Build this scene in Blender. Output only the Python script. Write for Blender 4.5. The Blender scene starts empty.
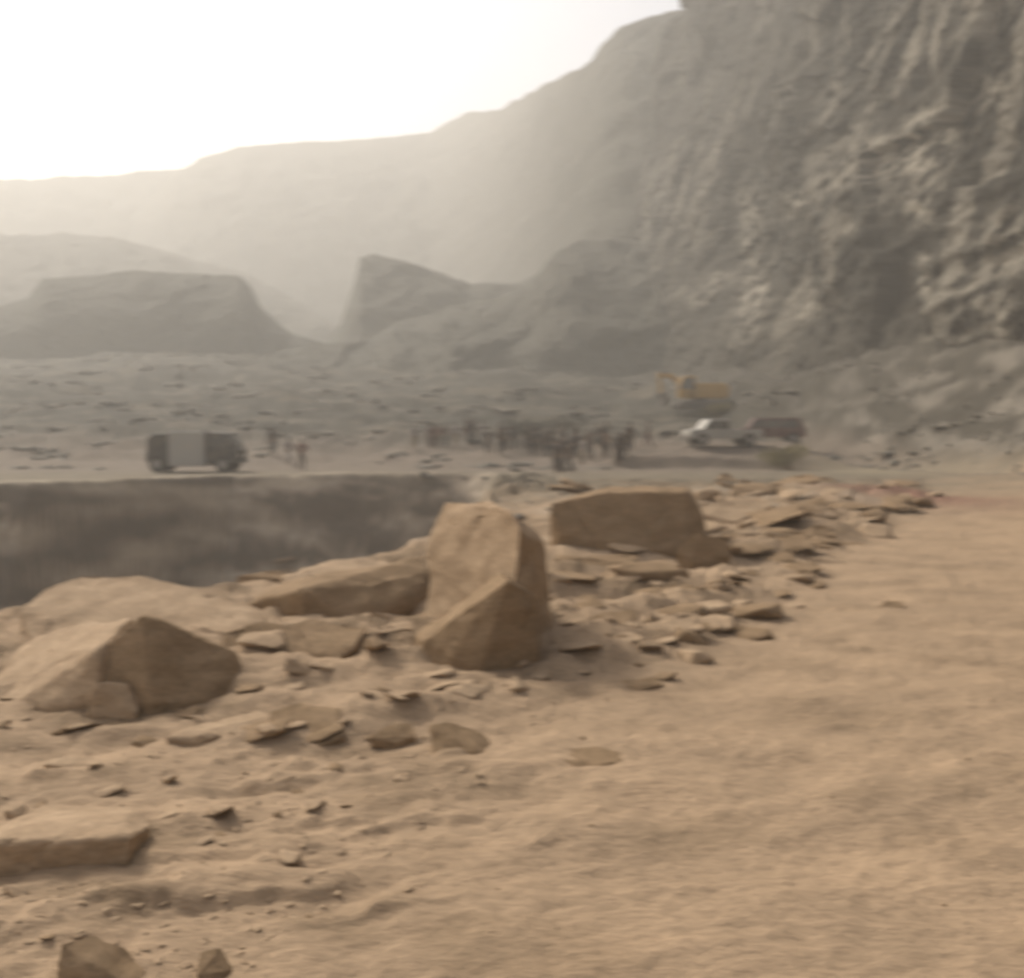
import bpy, bmesh, math, random
import numpy as np
from mathutils import Vector, Matrix

# ------------------------------------------------------------------ camera, light, exposure
S = bpy.context.scene
COL = S.collection
F = 887.0
PITCH = math.atan(59 / F)
CZ = 1.7
cam_d = bpy.data.cameras.new('camera')
cam = bpy.data.objects.new('camera', cam_d)
COL.objects.link(cam)
cam.location = (0, 0, CZ)
cam.rotation_euler = (math.pi / 2 - PITCH, 0, 0)
cam_d.sensor_width = 36
cam_d.sensor_fit = 'HORIZONTAL'
cam_d.lens = 36 * F / 1024
cam_d.clip_start = 0.05
cam_d.clip_end = 6000
cam_d.dof.use_dof = True            # phone lens hunting for focus: everything a little soft
cam_d.dof.focus_distance = 1.0
cam_d.dof.aperture_fstop = 6.3
cam_d.dof.aperture_ratio = 0.42
S.camera = cam

SUN_AZ = math.radians(-46)          # from +Y, negative = to the left
SUN_EL = math.radians(40)
W = bpy.data.worlds.new('World')
S.world = W
W.use_nodes = True
wn = W.node_tree
bg = wn.nodes['Background']
sky = wn.nodes.new('ShaderNodeTexSky')
sky.sky_type = 'NISHITA'
sky.sun_disc = False
sky.sun_elevation = SUN_EL
sky.sun_rotation = SUN_AZ
sky.dust_density = 6.0
sky.air_density = 1.0
sky.ozone_density = 1.0
wn.links.new(sky.outputs[0], bg.inputs[0])
bg.inputs[1].default_value = 0.15
sun_d = bpy.data.lights.new('sun', 'SUN')
sun_d.energy = 4.0
sun_d.angle = math.radians(8)
sun_d.color = (1.0, 0.945, 0.855)
sun = bpy.data.objects.new('sun', sun_d)
COL.objects.link(sun)
sd = Vector((math.sin(SUN_AZ) * math.cos(SUN_EL), math.cos(SUN_AZ) * math.cos(SUN_EL), math.sin(SUN_EL)))
sun.rotation_euler = sd.to_track_quat('Z', 'Y').to_euler()
S.view_settings.view_transform = 'Standard'
S.view_settings.look = 'None'
S.view_settings.gamma = 1
S.view_settings.use_curve_mapping = False
S.view_settings.exposure = 0.29
S.cycles.volume_bounces = 1
S.cycles.max_bounces = 6
HAZE = 0.0021

rng = random.Random(7)
nr = np.random.RandomState(11)

# ------------------------------------------------------------------ noise
_P = nr.permutation(256)
_P = np.concatenate([_P, _P, _P])
_G = nr.normal(size=(256, 3))
_G /= np.linalg.norm(_G, axis=1)[:, None]

def pn(x, y, z=0.0):
    x, y, z = np.broadcast_arrays(np.asarray(x, float), np.asarray(y, float), np.asarray(z, float))
    xi, yi, zi = np.floor(x).astype(int), np.floor(y).astype(int), np.floor(z).astype(int)
    xf, yf, zf = x - xi, y - yi, z - zi
    u, v, w = [t * t * t * (t * (t * 6 - 15) + 10) for t in (xf, yf, zf)]
    def g(a, b, c):
        h = _P[(_P[(_P[(xi + a) & 255] + yi + b) & 255] + zi + c) & 255]
        q = _G[h]
        return q[..., 0] * (xf - a) + q[..., 1] * (yf - b) + q[..., 2] * (zf - c)
    def L(a, b, t): return a + t * (b - a)
    return 1.5 * L(L(L(g(0,0,0), g(1,0,0), u), L(g(0,1,0), g(1,1,0), u), v),
                   L(L(g(0,0,1), g(1,0,1), u), L(g(0,1,1), g(1,1,1), u), v), w)

def fbm(x, y, z=0.0, o=4, gain=.5):
    a, s, f = 1.0, 0.0, 1.0
    for i in range(o):
        s = s + a * pn(x * f + 17.3 * i, y * f - 9.1 * i, z * f + 3.7 * i)
        a *= gain
        f *= 2.03
    return s

def cells(x, y, seed=0, tilt=1.0):
    # broken-rock facets: every cell is a small plane with its own height and lean
    xi, yi = np.floor(x), np.floor(y)
    best = np.full(x.shape, 9.0); val = np.zeros(x.shape)
    for a in (-1, 0, 1):
        for b in (-1, 0, 1):
            cx, cy = (xi + a).astype(int), (yi + b).astype(int)
            h = _P[(_P[(cx + seed) & 255] + cy) & 255]
            px_, py_ = cx + (h % 16) / 16.0, cy + ((h // 16) % 16) / 16.0
            dx, dy = x - px_, y - py_
            d = dx * dx + dy * dy
            v = (_P[h + 7] / 255.0 - .5) + tilt * (dx * (_P[h + 3] / 255.0 - .5) + dy * (_P[h + 5] / 255.0 - .5))
            m = d < best
            best = np.where(m, d, best); val = np.where(m, v, val)
    return val

def ss(a, b, x):
    t = np.clip((x - a) / (b - a), 0, 1)
    return t * t * (3 - 2 * t)

# ------------------------------------------------------------------ terrain height
RX = [-90, -40, -20, -4.85, -3.0, -1.3, -.3, 1.6, 3.5, 90]
RY = [-2, 2.4, 5.4, 7.7, 9.1, 13.0, 23, 31, 60, 60]
def far_y(x): return np.interp(x, [-90, -30, -19, -13.5, -6, 0], [20, 30, 35, 43.5, 45, 45]) + .5 * pn(np.asarray(x) / 2.3, 4.4) + .08 * pn(np.asarray(x) / .6, 1.4)
def track_x(y): return np.interp(y, [0, 3, 5.2, 7.5, 11.6, 25, 45, 60], [-1.6, -.7, .4, 1.9, 4.3, 12.2, 21, 26])
CLB = [(120, -160, 0), (70, -70, 0), (44, -10, 0), (34.5, 25, 0), (31, 48, 0), (27.5, 66, 2), (24, 86, 4), (23.5, 110, 7),
       (19, 150, 14), (16.5, 180, 18), (18, 215, 23), (30, 255, 28), (55, 290, 34), (100, 330, 40)]
def cliff_x(y): return np.interp(y, [p[1] for p in CLB], [p[0] for p in CLB])

def coarse(x, y):
    x = np.asarray(x, float); y = np.asarray(y, float)
    z = np.interp(y, [-50, 0, 14, 30, 45, 52, 120, 180, 250, 360, 600, 1500],
                  [0, 0, -.1, -.4, -.5, -.5, 8.3, 18, 24, 34, 44, 60])
    z = z + .5 * pn(x / 14, y / 14, 3.3) * ss(48, 60, y) + 2.0 * fbm(x / 40, y / 40, 1.3) * ss(60, 110, y)
    ry = np.interp(x, RX, RY)
    fy = far_y(x)
    pit = ss(0, 2.4, y - ry) * ss(0, 3.6, fy - y) * ss(-.4, -3.2, x)
    # rubble mound between the track and the pit
    rub = ss(-.3, 1.2, track_x(y) - x) * ss(4.6, 6.6, y) * (1 - ss(32, 42, y))
    z = z + rub * (.12 + .1 * pn(x / 1.7, y / 1.7, 9.1)) * (1 - pit)
    z = z + .35 * np.exp(-((x - 8) / 4.5) ** 2 - ((y - 24) / 4.5) ** 2)
    z = z + .4 * np.exp(-((x - 3) / 2.2) ** 2 - ((y - 17) / 3.5) ** 2)
    z = z - 6.6 * pit
    # low bank before the parked vehicles, added for the shade on its front
    z = z + .75 * ss(51, 52, y + .1 * x) * (1 - ss(56, 62, y)) * ss(4, 7, x) * (1 - ss(17, 20, x))
    # scree apron at the cliff's foot
    d = x - (cliff_x(y) - 9)
    z = z + np.clip(d, 0, 12) * .62 * ss(20, 44, y) * (1 - .75 * ss(58, 95, y))
    z = z + .05 * np.clip(x - track_x(y), 0, 9) * ss(8, 20, y) * (1 - ss(36, 50, y))
    return z

def height(x, y):
    x = np.asarray(x, float); y = np.asarray(y, float)
    z = coarse(x, y)
    r = np.hypot(x, y)
    rub = ss(-.4, 1.0, track_x(y) - x) * (.25 + .75 * ss(4.8, 6.5, y)) * (1 - ss(34, 44, y))
    rot = .966 * x + .259 * y, -.259 * x + .966 * y
    rub = rub * (1 - ss(-.5, .6, y - np.interp(x, RX, RY)) * ss(-.5, -2, x))
    # dusty lumps, wider than deep
    lum = fbm(rot[0] / .95, rot[1] / .5, 4.4, 4, .5)
    z = z + .042 * lum * (1 - rub) * ss(1.5, 4, r) + .036 * lum * (1 - ss(6, 9, r)) * ss(.5, -1.0, x)
    # scattered ledges: quantised noise makes chips and small steps
    q = fbm(rot[0] / 1.5, rot[1] / .6, 7.7, 4, .55)
    st = np.floor(q * 4) / 4 + ss(.25, 1.0, q * 4 - np.floor(q * 4)) / 4
    z = z + rub * (.15 * st + .03 * fbm(x / .3, y / .25, 2.2, 3))
    z = z + .035 * ss(.2, .7, fbm(rot[0] / .7, rot[1] / .32, 21.4, 4)) * ss(.8, -.8, x) * ss(7, 5, r) * ss(1, 2, r)
    z = z + .006 * fbm(rot[0] / .16, rot[1] / .09, 8.8, 2) * (1 - ss(8, 14, r))
    q2 = fbm(x / 6, y / 3.2, 5.1, 4, .55)
    st2 = np.floor(q2 * 4) / 4 + ss(.3, 1.0, q2 * 4 - np.floor(q2 * 4)) / 4
    z = z + .55 * st2 * ss(47, 60, y) + .12 * fbm(x / 1.6, y / .9, 2.9, 3) * ss(47, 56, y) * (1 - ss(150, 300, r))
    d = ss(0, 3, x - (cliff_x(y) - 9)) * ss(20, 44, y)
    z = z + d * .25 * fbm((x + y * .3) / 1.6, (y - x * .3) / 2.2, 6.6, 4)
    ry = np.interp(x, RX, RY)
    pit = ss(0, 3.2, y - ry) * ss(-1, 4.6, far_y(x) - y)
    z = z + pit * (.55 * fbm(x / 2.2, y / 1.5, z / .8, 5, .6) + .22 * np.sin(z * 3.1 + 2 * pn(x / 5, y / 5, 1)))
    return z

# ------------------------------------------------------------------ picture <-> world
def ray(px, py):
    u = -(py - 489) / F
    rx = (px - 512) / F
    return Vector((rx, math.cos(PITCH) + u * math.sin(PITCH), -math.sin(PITCH) + u * math.cos(PITCH)))

def at(px, py, D):
    d = ray(px, py)
    return Vector((0, 0, CZ)) + d * (D / d.y)

def hit(px, py):
    d = ray(px, py)
    D = np.concatenate([np.linspace(1.5, 60, 2400), np.linspace(60, 420, 1500)])
    zz = CZ + d.z / d.y * D
    h = coarse(d.x / d.y * D, D)
    k = np.argmax(h >= zz)
    Dk = float(D[k]) if h[k] >= zz[k] else 420.0
    return Vector((d.x / d.y * Dk, Dk, float(coarse(d.x / d.y * Dk, Dk))))

def gz(x, y): return float(height(x, y))

# ------------------------------------------------------------------ object helpers
def tag(o, label=None, cat=None, group=None, kind=None):
    if label: o['label'] = label
    if cat: o['category'] = cat
    if group: o['group'] = group
    if kind: o['kind'] = kind
    return o

def empty(name, loc, rz=0.0, **k):
    o = bpy.data.objects.new(name, None)
    COL.objects.link(o)
    o.location = loc
    o.rotation_euler = (0, 0, rz)
    o.empty_display_size = .3
    return tag(o, **k)

def link(name, me, mat, parent=None, **k):
    o = bpy.data.objects.new(name, me)
    COL.objects.link(o)
    if mat is not None and not me.materials: me.materials.append(mat)
    if parent is not None: o.parent = parent
    return tag(o, **k)

def grid_mesh(name, X, Y, Z, wrap=False, colors=None, smooth=True):
    n, m = X.shape
    me = bpy.data.meshes.new(name)
    co = np.stack([X, Y, Z], -1).reshape(-1, 3).astype(np.float32)
    idx = np.arange(n * m).reshape(n, m)
    if wrap: idx = np.concatenate([idx, idx[:, :1]], 1)
    a, b, c, d = idx[:-1, :-1], idx[:-1, 1:], idx[1:, 1:], idx[1:, :-1]
    q = np.stack([a, b, c, d], -1).reshape(-1, 4)
    me.vertices.add(len(co)); me.vertices.foreach_set('co', co.ravel())
    me.loops.add(q.size); me.loops.foreach_set('vertex_index', q.ravel().astype(np.int32))
    me.polygons.add(len(q)); me.polygons.foreach_set('loop_start', np.arange(0, q.size, 4, dtype=np.int32))
    me.update(calc_edges=True)
    me.polygons.foreach_set('use_smooth', np.full(len(q), smooth))
    if colors is not None:
        at_ = me.color_attributes.new('tint', 'FLOAT_COLOR', 'POINT')
        c4 = np.ones((len(co), 4), np.float32); c4[:, :3] = colors.reshape(-1, 3)
        at_.data.foreach_set('color', c4.ravel())
    me.validate()
    return me

class MB:
    def __init__(s): s.bm = bmesh.new()
    def box(s, c, d, rot=None, bev=0.0, taper=1.0):
        r = bmesh.ops.create_cube(s.bm, size=1)
        vs = r['verts']
        for v in vs:
            t = taper if v.co.z > 0 else 1
            v.co = Vector((v.co.x * d[0] * t, v.co.y * d[1] * t, v.co.z * d[2]))
        if bev > 0:
            es = list({e for v in vs for e in v.link_edges})
            rb = bmesh.ops.bevel(s.bm, geom=es, offset=bev, segments=2, affect='EDGES', profile=.5)
            vs = list({v for f in rb['faces'] for v in f.verts} | {v for v in vs if v.is_valid})
        M = Matrix.Translation(c) @ (rot.to_4x4() if rot is not None else Matrix())
        for v in vs: v.co = M @ v.co
        return s
    def cyl(s, p, q, r, r2=None, n=16):
        p, q = Vector(p), Vector(q)
        d = q - p
        M = Matrix.Translation((p + q) / 2) @ d.to_track_quat('Z', 'Y').to_matrix().to_4x4()
        bmesh.ops.create_cone(s.bm, cap_ends=True, segments=n, radius1=r, radius2=r if r2 is None else r2, depth=d.length, matrix=M)
        return s
    def prism(s, pts, y0, y1, bev=0.0):       # outline in x,z extruded along y
        a = [s.bm.verts.new((x, y0, z)) for x, z in pts]
        b = [s.bm.verts.new((x, y1, z)) for x, z in pts]
        n = len(pts)
        fs = [s.bm.faces.new(a), s.bm.faces.new(b[::-1])]
        for i in range(n): fs.append(s.bm.faces.new((a[i], b[i], b[(i + 1) % n], a[(i + 1) % n])))
        bmesh.ops.recalc_face_normals(s.bm, faces=fs)
        if bev > 0:
            es = list({e for f in fs for e in f.edges})
            bmesh.ops.bevel(s.bm, geom=es, offset=bev, segments=2, affect='EDGES', profile=.5)
        return s
    def build(s, name, mat, parent=None, smooth=False, **k):
        me = bpy.data.meshes.new(name)
        s.bm.to_mesh(me); s.bm.free()
        if smooth:
            for p in me.polygons: p.use_smooth = True
        return link(name, me, mat, parent, **k)

def copy_tree(o, parent=None):
    c = o.copy(); COL.objects.link(c); c.parent = parent
    for ch in list(o.children): copy_tree(ch, c)
    return c

# ------------------------------------------------------------------ materials
def mat_base(name, rough=.9):
    m = bpy.data.materials.new(name); m.use_nodes = True
    nt = m.node_tree
    b = nt.nodes['Principled BSDF']
    b.inputs['Roughness'].default_value = rough
    b.inputs['Specular IOR Level'].default_value = .15
    return m, nt, b

def N(nt, t, **k):
    n = nt.nodes.new(t)
    for a, v in k.items():
        if a in n.inputs: n.inputs[a].default_value = v
        else: setattr(n, a, v)
    return n

def ramp(nt, src, stops):
    r = nt.nodes.new('ShaderNodeValToRGB')
    e = r.color_ramp.elements
    while len(e) < len(stops): e.new(.5)
    for i, (p, c) in enumerate(stops):
        e[i].position = p; e[i].color = (*c, 1)
    nt.links.new(src, r.inputs[0])
    return r

def mixc(nt, f, a, b, mode='MIX'):
    m = nt.nodes.new('ShaderNodeMix'); m.data_type = 'RGBA'; m.blend_type = mode
    for s, v in ((m.inputs[0], f), (m.inputs[6], a), (m.inputs[7], b)):
        if isinstance(v, (int, float)): s.default_value = v
        elif isinstance(v, tuple): s.default_value = (*v, 1)
        else: nt.links.new(v, s)
    return m.outputs[2]

def earth(name, c1, c2, scale=2.0, bump=.3, tint=False, stretch=(1, 1, 1), fine=28.0, obj_coords=False, dist=.03, rotz=.26):
    m, nt, b = mat_base(name, .95)
    if obj_coords:
        src = N(nt, 'ShaderNodeTexCoord').outputs['Object']
    else:
        src = N(nt, 'ShaderNodeNewGeometry').outputs['Position']
    mp = N(nt, 'ShaderNodeMapping'); mp.inputs['Scale'].default_value = stretch
    mp.inputs['Rotation'].default_value = (0, 0, rotz)
    nt.links.new(src, mp.inputs[0])
    n1 = N(nt, 'ShaderNodeTexNoise', Scale=scale, Detail=8.0, Roughness=.62); nt.links.new(mp.outputs[0], n1.inputs[0])
    n2 = N(nt, 'ShaderNodeTexNoise', Scale=fine, Detail=6.0, Roughness=.6); nt.links.new(mp.outputs[0], n2.inputs[0])
    r1 = ramp(nt, n1.outputs[0], [(.32, c1), (.68, c2)])
    r2 = ramp(nt, n2.outputs[0], [(.3, (.78, .78, .78)), (.7, (1.14, 1.14, 1.14))])
    col = mixc(nt, 1.0, r1.outputs[0], r2.outputs[0], 'MULTIPLY')
    if tint:
        a = N(nt, 'ShaderNodeVertexColor', layer_name='tint')
        col = mixc(nt, 1.0, col, a.outputs[0], 'MULTIPLY')
    nt.links.new(col, b.inputs['Base Color'])
    add = N(nt, 'ShaderNodeMath', operation='ADD')
    nt.links.new(n1.outputs[0], add.inputs[0]); nt.links.new(n2.outputs[0], add.inputs[1])
    bp = N(nt, 'ShaderNodeBump', Strength=bump, Distance=dist)
    nt.links.new(add.outputs[0], bp.inputs['Height']); nt.links.new(bp.outputs[0], b.inputs['Normal'])
    return m

def plain(name, c, rough=.6, var=.15, scale=3.0, metal=0.0, spec=.3):
    m, nt, b = mat_base(name, rough)
    b.inputs['Specular IOR Level'].default_value = spec
    b.inputs['Metallic'].default_value = metal
    tc = N(nt, 'ShaderNodeTexCoord')
    n = N(nt, 'ShaderNodeTexNoise', Scale=scale, Detail=5.0); nt.links.new(tc.outputs['Object'], n.inputs[0])
    dust = (.26, .2, .14)
    lo = tuple(x * (1 - var) for x in c)
    hi = tuple(x * .75 + d * .25 for x, d in zip(c, dust))
    r = ramp(nt, n.outputs[0], [(.35, lo), (.7, hi)])
    nt.links.new(r.outputs[0], b.inputs['Base Color'])
    return m

M_ground = earth('dusty_ground', (.86, .86, .86), (1.12, 1.11, 1.10), 1.6, .55, tint=True, stretch=(.55, 1.25, 1))
M_sandrock = earth('sandstone', (.28, .2, .126), (.41, .302, .197), 3.0, .35, fine=22, stretch=(1, 1, 2.2), dist=.02)
M_brownshade_rock = earth('brown_shade_sandstone', (.205, .14, .08), (.28, .196, .118), 3.0, .35, fine=22, stretch=(1, 1, 2.2), dist=.02)  # darker sandstone: shade of the big dark boulder faces put into its colour
M_greyrock = earth('grey_rubble_stone', (.085, .075, .06), (.14, .122, .1), 1.0, .5, fine=8)
M_palerock = earth('pale_rubble_stone', (.09, .083, .066), (.24, .215, .175), .25, .5, fine=8)
M_cliff = earth('cliff_rock', (.82, .82, .82), (1.15, 1.14, 1.12), .35, .45, tint=True, stretch=(1, 1, 1.4), fine=2.2, dist=.5, rotz=0)
M_hill = earth('hill_rock', (.06, .057, .044), (.095, .088, .07), .05, .8, fine=.5, dist=1.5, rotz=0)

# ------------------------------------------------------------------ ground sheet
phi = np.concatenate([np.linspace(-180, -38, 90, endpoint=False), np.linspace(-38, 38, 760, endpoint=False), np.linspace(38, 180, 90, endpoint=False)])
phi = np.radians(phi)
rr = np.concatenate([[.02, .6, 1.2], 1 / np.linspace(1 / 1.7, 1 / 26, 415), np.linspace(26.5, 52, 190), np.geomspace(52.5, 1500, 225)])
R_, P_ = np.meshgrid(rr, phi, indexing='ij')
X, Y = R_ * np.sin(P_), R_ * np.cos(P_)
Z = height(X, Y)
sand = np.array([.335, .243, .157]); brown = np.array([.18, .128, .078]); grey = np.array([.15, .133, .1])
pale = np.array([.28, .248, .2]); red = np.array([.2, .105, .075]); dark = np.array([.050, .046, .035]); pink = np.array([.165, .132, .105])
def mixn(a, b, f): return a + (b - a) * f[..., None]
Cg = np.broadcast_to(sand, X.shape + (3,)).copy()
rub = ss(-.4, 1.0, track_x(Y) - X) * ss(5.2, 7, Y)
nA = fbm(X / 1.6, Y / 1.0, 12.2, 4); nB = fbm(X / 5, Y / 2.6, 15.2, 4)
Cg = mixn(Cg, brown, rub * ss(-.1, .4, nA) * .85)
Cg = mixn(Cg, brown, (.32 + .25 * ss(.5, -1.5, X)) * ss(.0, .6, fbm(X / .8, Y / .5, 1.9, 4)) * (1 - rub))
Cg = mixn(Cg, pale, rub * ss(.15, .5, -nA) * .4 * ss(9, 16, Y))
Cg = mixn(Cg, grey, ss(13, 34, Y + nB * 5 - .9 * np.clip(X - 7, 0, 20)) * .8)
Cg = mixn(Cg, brown, ss(.1, .4, nB) * ss(14, 20, Y) * (1 - ss(30, 44, Y)) * rub * .7)
Cg = mixn(Cg, red, .9 * np.exp(-((X - 10.6) / 2.0) ** 2 - ((Y - 23.5) / 3.6) ** 2))
Cg = mixn(Cg, np.array([.33, .29, .18]), .9 * np.exp(-((X - 19) / 3.2) ** 2 - ((Y - 49) / 3.5) ** 2))
Cg = mixn(Cg, pink, ss(44, 50, Y) * (1 - ss(60, 75, Y)) * .7)
Cg = mixn(Cg, dark, ss(54, 72, Y) * .96 * (1 - .45 * ss(.15, .45, fbm(X / 6, Y / 2.4, 2.2, 4))))
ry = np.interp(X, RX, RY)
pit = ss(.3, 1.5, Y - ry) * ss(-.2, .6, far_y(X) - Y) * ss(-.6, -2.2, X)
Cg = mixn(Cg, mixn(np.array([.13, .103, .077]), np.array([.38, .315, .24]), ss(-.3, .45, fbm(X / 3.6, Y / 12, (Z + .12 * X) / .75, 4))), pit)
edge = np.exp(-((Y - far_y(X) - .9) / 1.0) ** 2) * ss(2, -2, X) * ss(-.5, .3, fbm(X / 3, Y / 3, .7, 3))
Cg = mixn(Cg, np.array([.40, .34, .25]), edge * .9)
dcl = X - (cliff_x(Y) - 9)
Cg = mixn(Cg, mixn(grey * .42, pale * .6 * (1 - .5 * ss(55, 75, Y))[..., None], ss(-.1, .45, fbm((X + .4 * Y) / 1.8, (Y - X * .4) / 4, 3.1, 4))), ss(0, 3, dcl) * ss(30, 44, Y))
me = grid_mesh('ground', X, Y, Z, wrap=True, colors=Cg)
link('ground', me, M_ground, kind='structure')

# ------------------------------------------------------------------ cliff
def resample(pts, n):
    pts = np.array(pts, float)
    s = np.concatenate([[0], np.cumsum(np.linalg.norm(np.diff(pts[:, :2], axis=0), axis=1))])
    return s, pts
CLT = [95, 95, 92, 90, 88, 86, 84, 82, 80, 82, 86, 88, 90, 90]      # top height
CLL = [40, 36, 32, 30, 28, 25, 23, 20, 17, 14, 11, 12, 14, 20]        # lean
s_, cp = resample(CLB, 0)
segs = []
for i in range(len(s_) - 1):
    n = [20, 20, 50, 130, 120, 90, 90, 80, 60, 50, 40, 30, 20][i]
    segs.append(np.linspace(s_[i], s_[i + 1], n, endpoint=False))
sv = np.concatenate(segs + [[s_[-1]]])
bx, by, bz = [np.interp(sv, s_, cp[:, k]) for k in range(3)]
ker = np.ones(15) / 15
tx, ty = np.gradient(bx), np.gradient(by)
ln = np.hypot(tx, ty); nx, ny = ty / ln, -tx / ln         # points away from the valley (right)
def smooth(a): return np.convolve(np.pad(a, 7, mode='edge'), ker, mode='valid')
nx, ny = smooth(nx), smooth(ny)
topz = np.interp(sv, s_, CLT) + 2.5 * pn(sv / 13, 0.5) + 1.2 * pn(sv / 4, 2.5)
lean = np.interp(sv, s_, CLL)
tv = np.concatenate([[-.12], np.linspace(-.04, .5, 190), np.linspace(.5, 1, 90)[1:]])
T, SV = np.meshgrid(tv, sv, indexing='ij')
BX, BY, BZ, NX, NY, TZ, LE = [np.broadcast_to(a, T.shape) for a in (bx, by, bz, nx, ny, topz, lean)]
Zc = BZ + (TZ - BZ) * T
off = LE * np.clip(T, 0, 1) ** .9 + np.clip(T, -1, 0) * 10
w = Zc - .55 * (-SV)          # beds climb towards the camera
wb = Zc * .85 - SV * -.0
dip = Zc + .45 * SV
d1 = 5.0 * fbm(SV / 26, Zc / 34, 1.1, 3)
gul = .9 * np.abs(pn(SV / 9 + .25 * pn(SV / 8, Zc / 14, 5), Zc / 60, 8.2))
d2 = .3 * fbm(SV / 6, Zc / 5, 3.3, 4)
qq = fbm((SV * .9 - Zc * .45) / 9, dip / 2.6, 6.1, 4, .55) * 4
st = (np.floor(qq) + ss(.3, 1, qq - np.floor(qq))) / 4
d3 = .3 * st + .1 * fbm(SV / 1.3, Zc / .8, 9.3, 3)
fade = ss(-.03, .06, T)
wx, wz = SV + 1.5 * pn(SV / 5, Zc / 5, 3), Zc + 1.5 * pn(SV / 5, Zc / 5, 8)
d4 = 2.1 * cells((wx - .35 * wz) / 9, (wz + .3 * wx) / 13, 3) + .5 * cells((wx - .35 * wz) / 3.2, (wz + .4 * wx) / 3.6, 9) + .4 * cells(wx / 1.1, wz / .9, 17)
D_ = -(d1 * .7 - 1 + d2 + d3 + d4 - gul) * fade
Xc = BX + NX * (off + D_); Yc = BY + NY * (off + D_)
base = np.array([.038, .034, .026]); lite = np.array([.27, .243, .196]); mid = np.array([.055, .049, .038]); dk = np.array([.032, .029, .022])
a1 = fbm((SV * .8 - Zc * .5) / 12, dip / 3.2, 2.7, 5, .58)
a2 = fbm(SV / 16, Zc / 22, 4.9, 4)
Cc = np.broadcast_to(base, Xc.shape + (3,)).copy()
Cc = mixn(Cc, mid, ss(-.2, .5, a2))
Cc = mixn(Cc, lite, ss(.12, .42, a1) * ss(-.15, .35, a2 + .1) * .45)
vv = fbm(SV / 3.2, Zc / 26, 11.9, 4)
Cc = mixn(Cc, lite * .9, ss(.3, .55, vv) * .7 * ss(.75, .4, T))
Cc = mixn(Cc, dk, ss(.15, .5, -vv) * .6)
# paler spalled scars where beds have broken away: (direction, elevation) of each scar's centre line and its width
vx, vy, vz = Xc, np.maximum(Yc, 1), Zc - CZ
sx_ = 512 + F * vx / (vy * math.cos(PITCH) - vz * math.sin(PITCH)); sy_ = 489 - F * (vz * math.cos(PITCH) + vy * math.sin(PITCH)) / (vy * math.cos(PITCH) - vz * math.sin(PITCH))
def scar(p, q, wd):
    p, q = np.array(p, float), np.array(q, float); d = q - p
    t_ = np.clip(((sx_ - p[0]) * d[0] + (sy_ - p[1]) * d[1]) / (d @ d), 0, 1)
    return np.exp(-(((sx_ - p[0] - t_ * d[0]) ** 2 + (sy_ - p[1] - t_ * d[1]) ** 2) / wd ** 2)) * (Yc > 5)
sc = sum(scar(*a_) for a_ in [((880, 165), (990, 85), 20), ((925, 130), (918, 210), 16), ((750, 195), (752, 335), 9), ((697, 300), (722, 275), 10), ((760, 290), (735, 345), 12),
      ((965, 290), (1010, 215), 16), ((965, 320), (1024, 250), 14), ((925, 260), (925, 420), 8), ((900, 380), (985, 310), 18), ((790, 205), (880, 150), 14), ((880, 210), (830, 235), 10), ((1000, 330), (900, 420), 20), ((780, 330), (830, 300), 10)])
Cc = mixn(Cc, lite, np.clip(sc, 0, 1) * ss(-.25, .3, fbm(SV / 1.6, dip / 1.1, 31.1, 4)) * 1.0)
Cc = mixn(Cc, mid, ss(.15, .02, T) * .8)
# plateau behind the lip, then down the far side
def ext(A, f): return np.concatenate([A, f], 0)
o2 = [6, 20, 60, 140, 220]; dz = [1.5, 2, -2, -30, -110]
X2 = np.stack([Xc[-1] + nx * o for o in o2]); Y2 = np.stack([Yc[-1] + ny * o for o in o2])
Z2 = np.stack([np.maximum(Zc[-1] + d + 1.5 * pn(sv / 12, o / 9.0), -20) for o, d in zip(o2, dz)])
Cc = ext(Cc, np.broadcast_to(base, X2.shape + (3,)))
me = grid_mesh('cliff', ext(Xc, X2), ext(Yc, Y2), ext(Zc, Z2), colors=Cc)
link('cliff', me, M_cliff, kind='structure')

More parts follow.
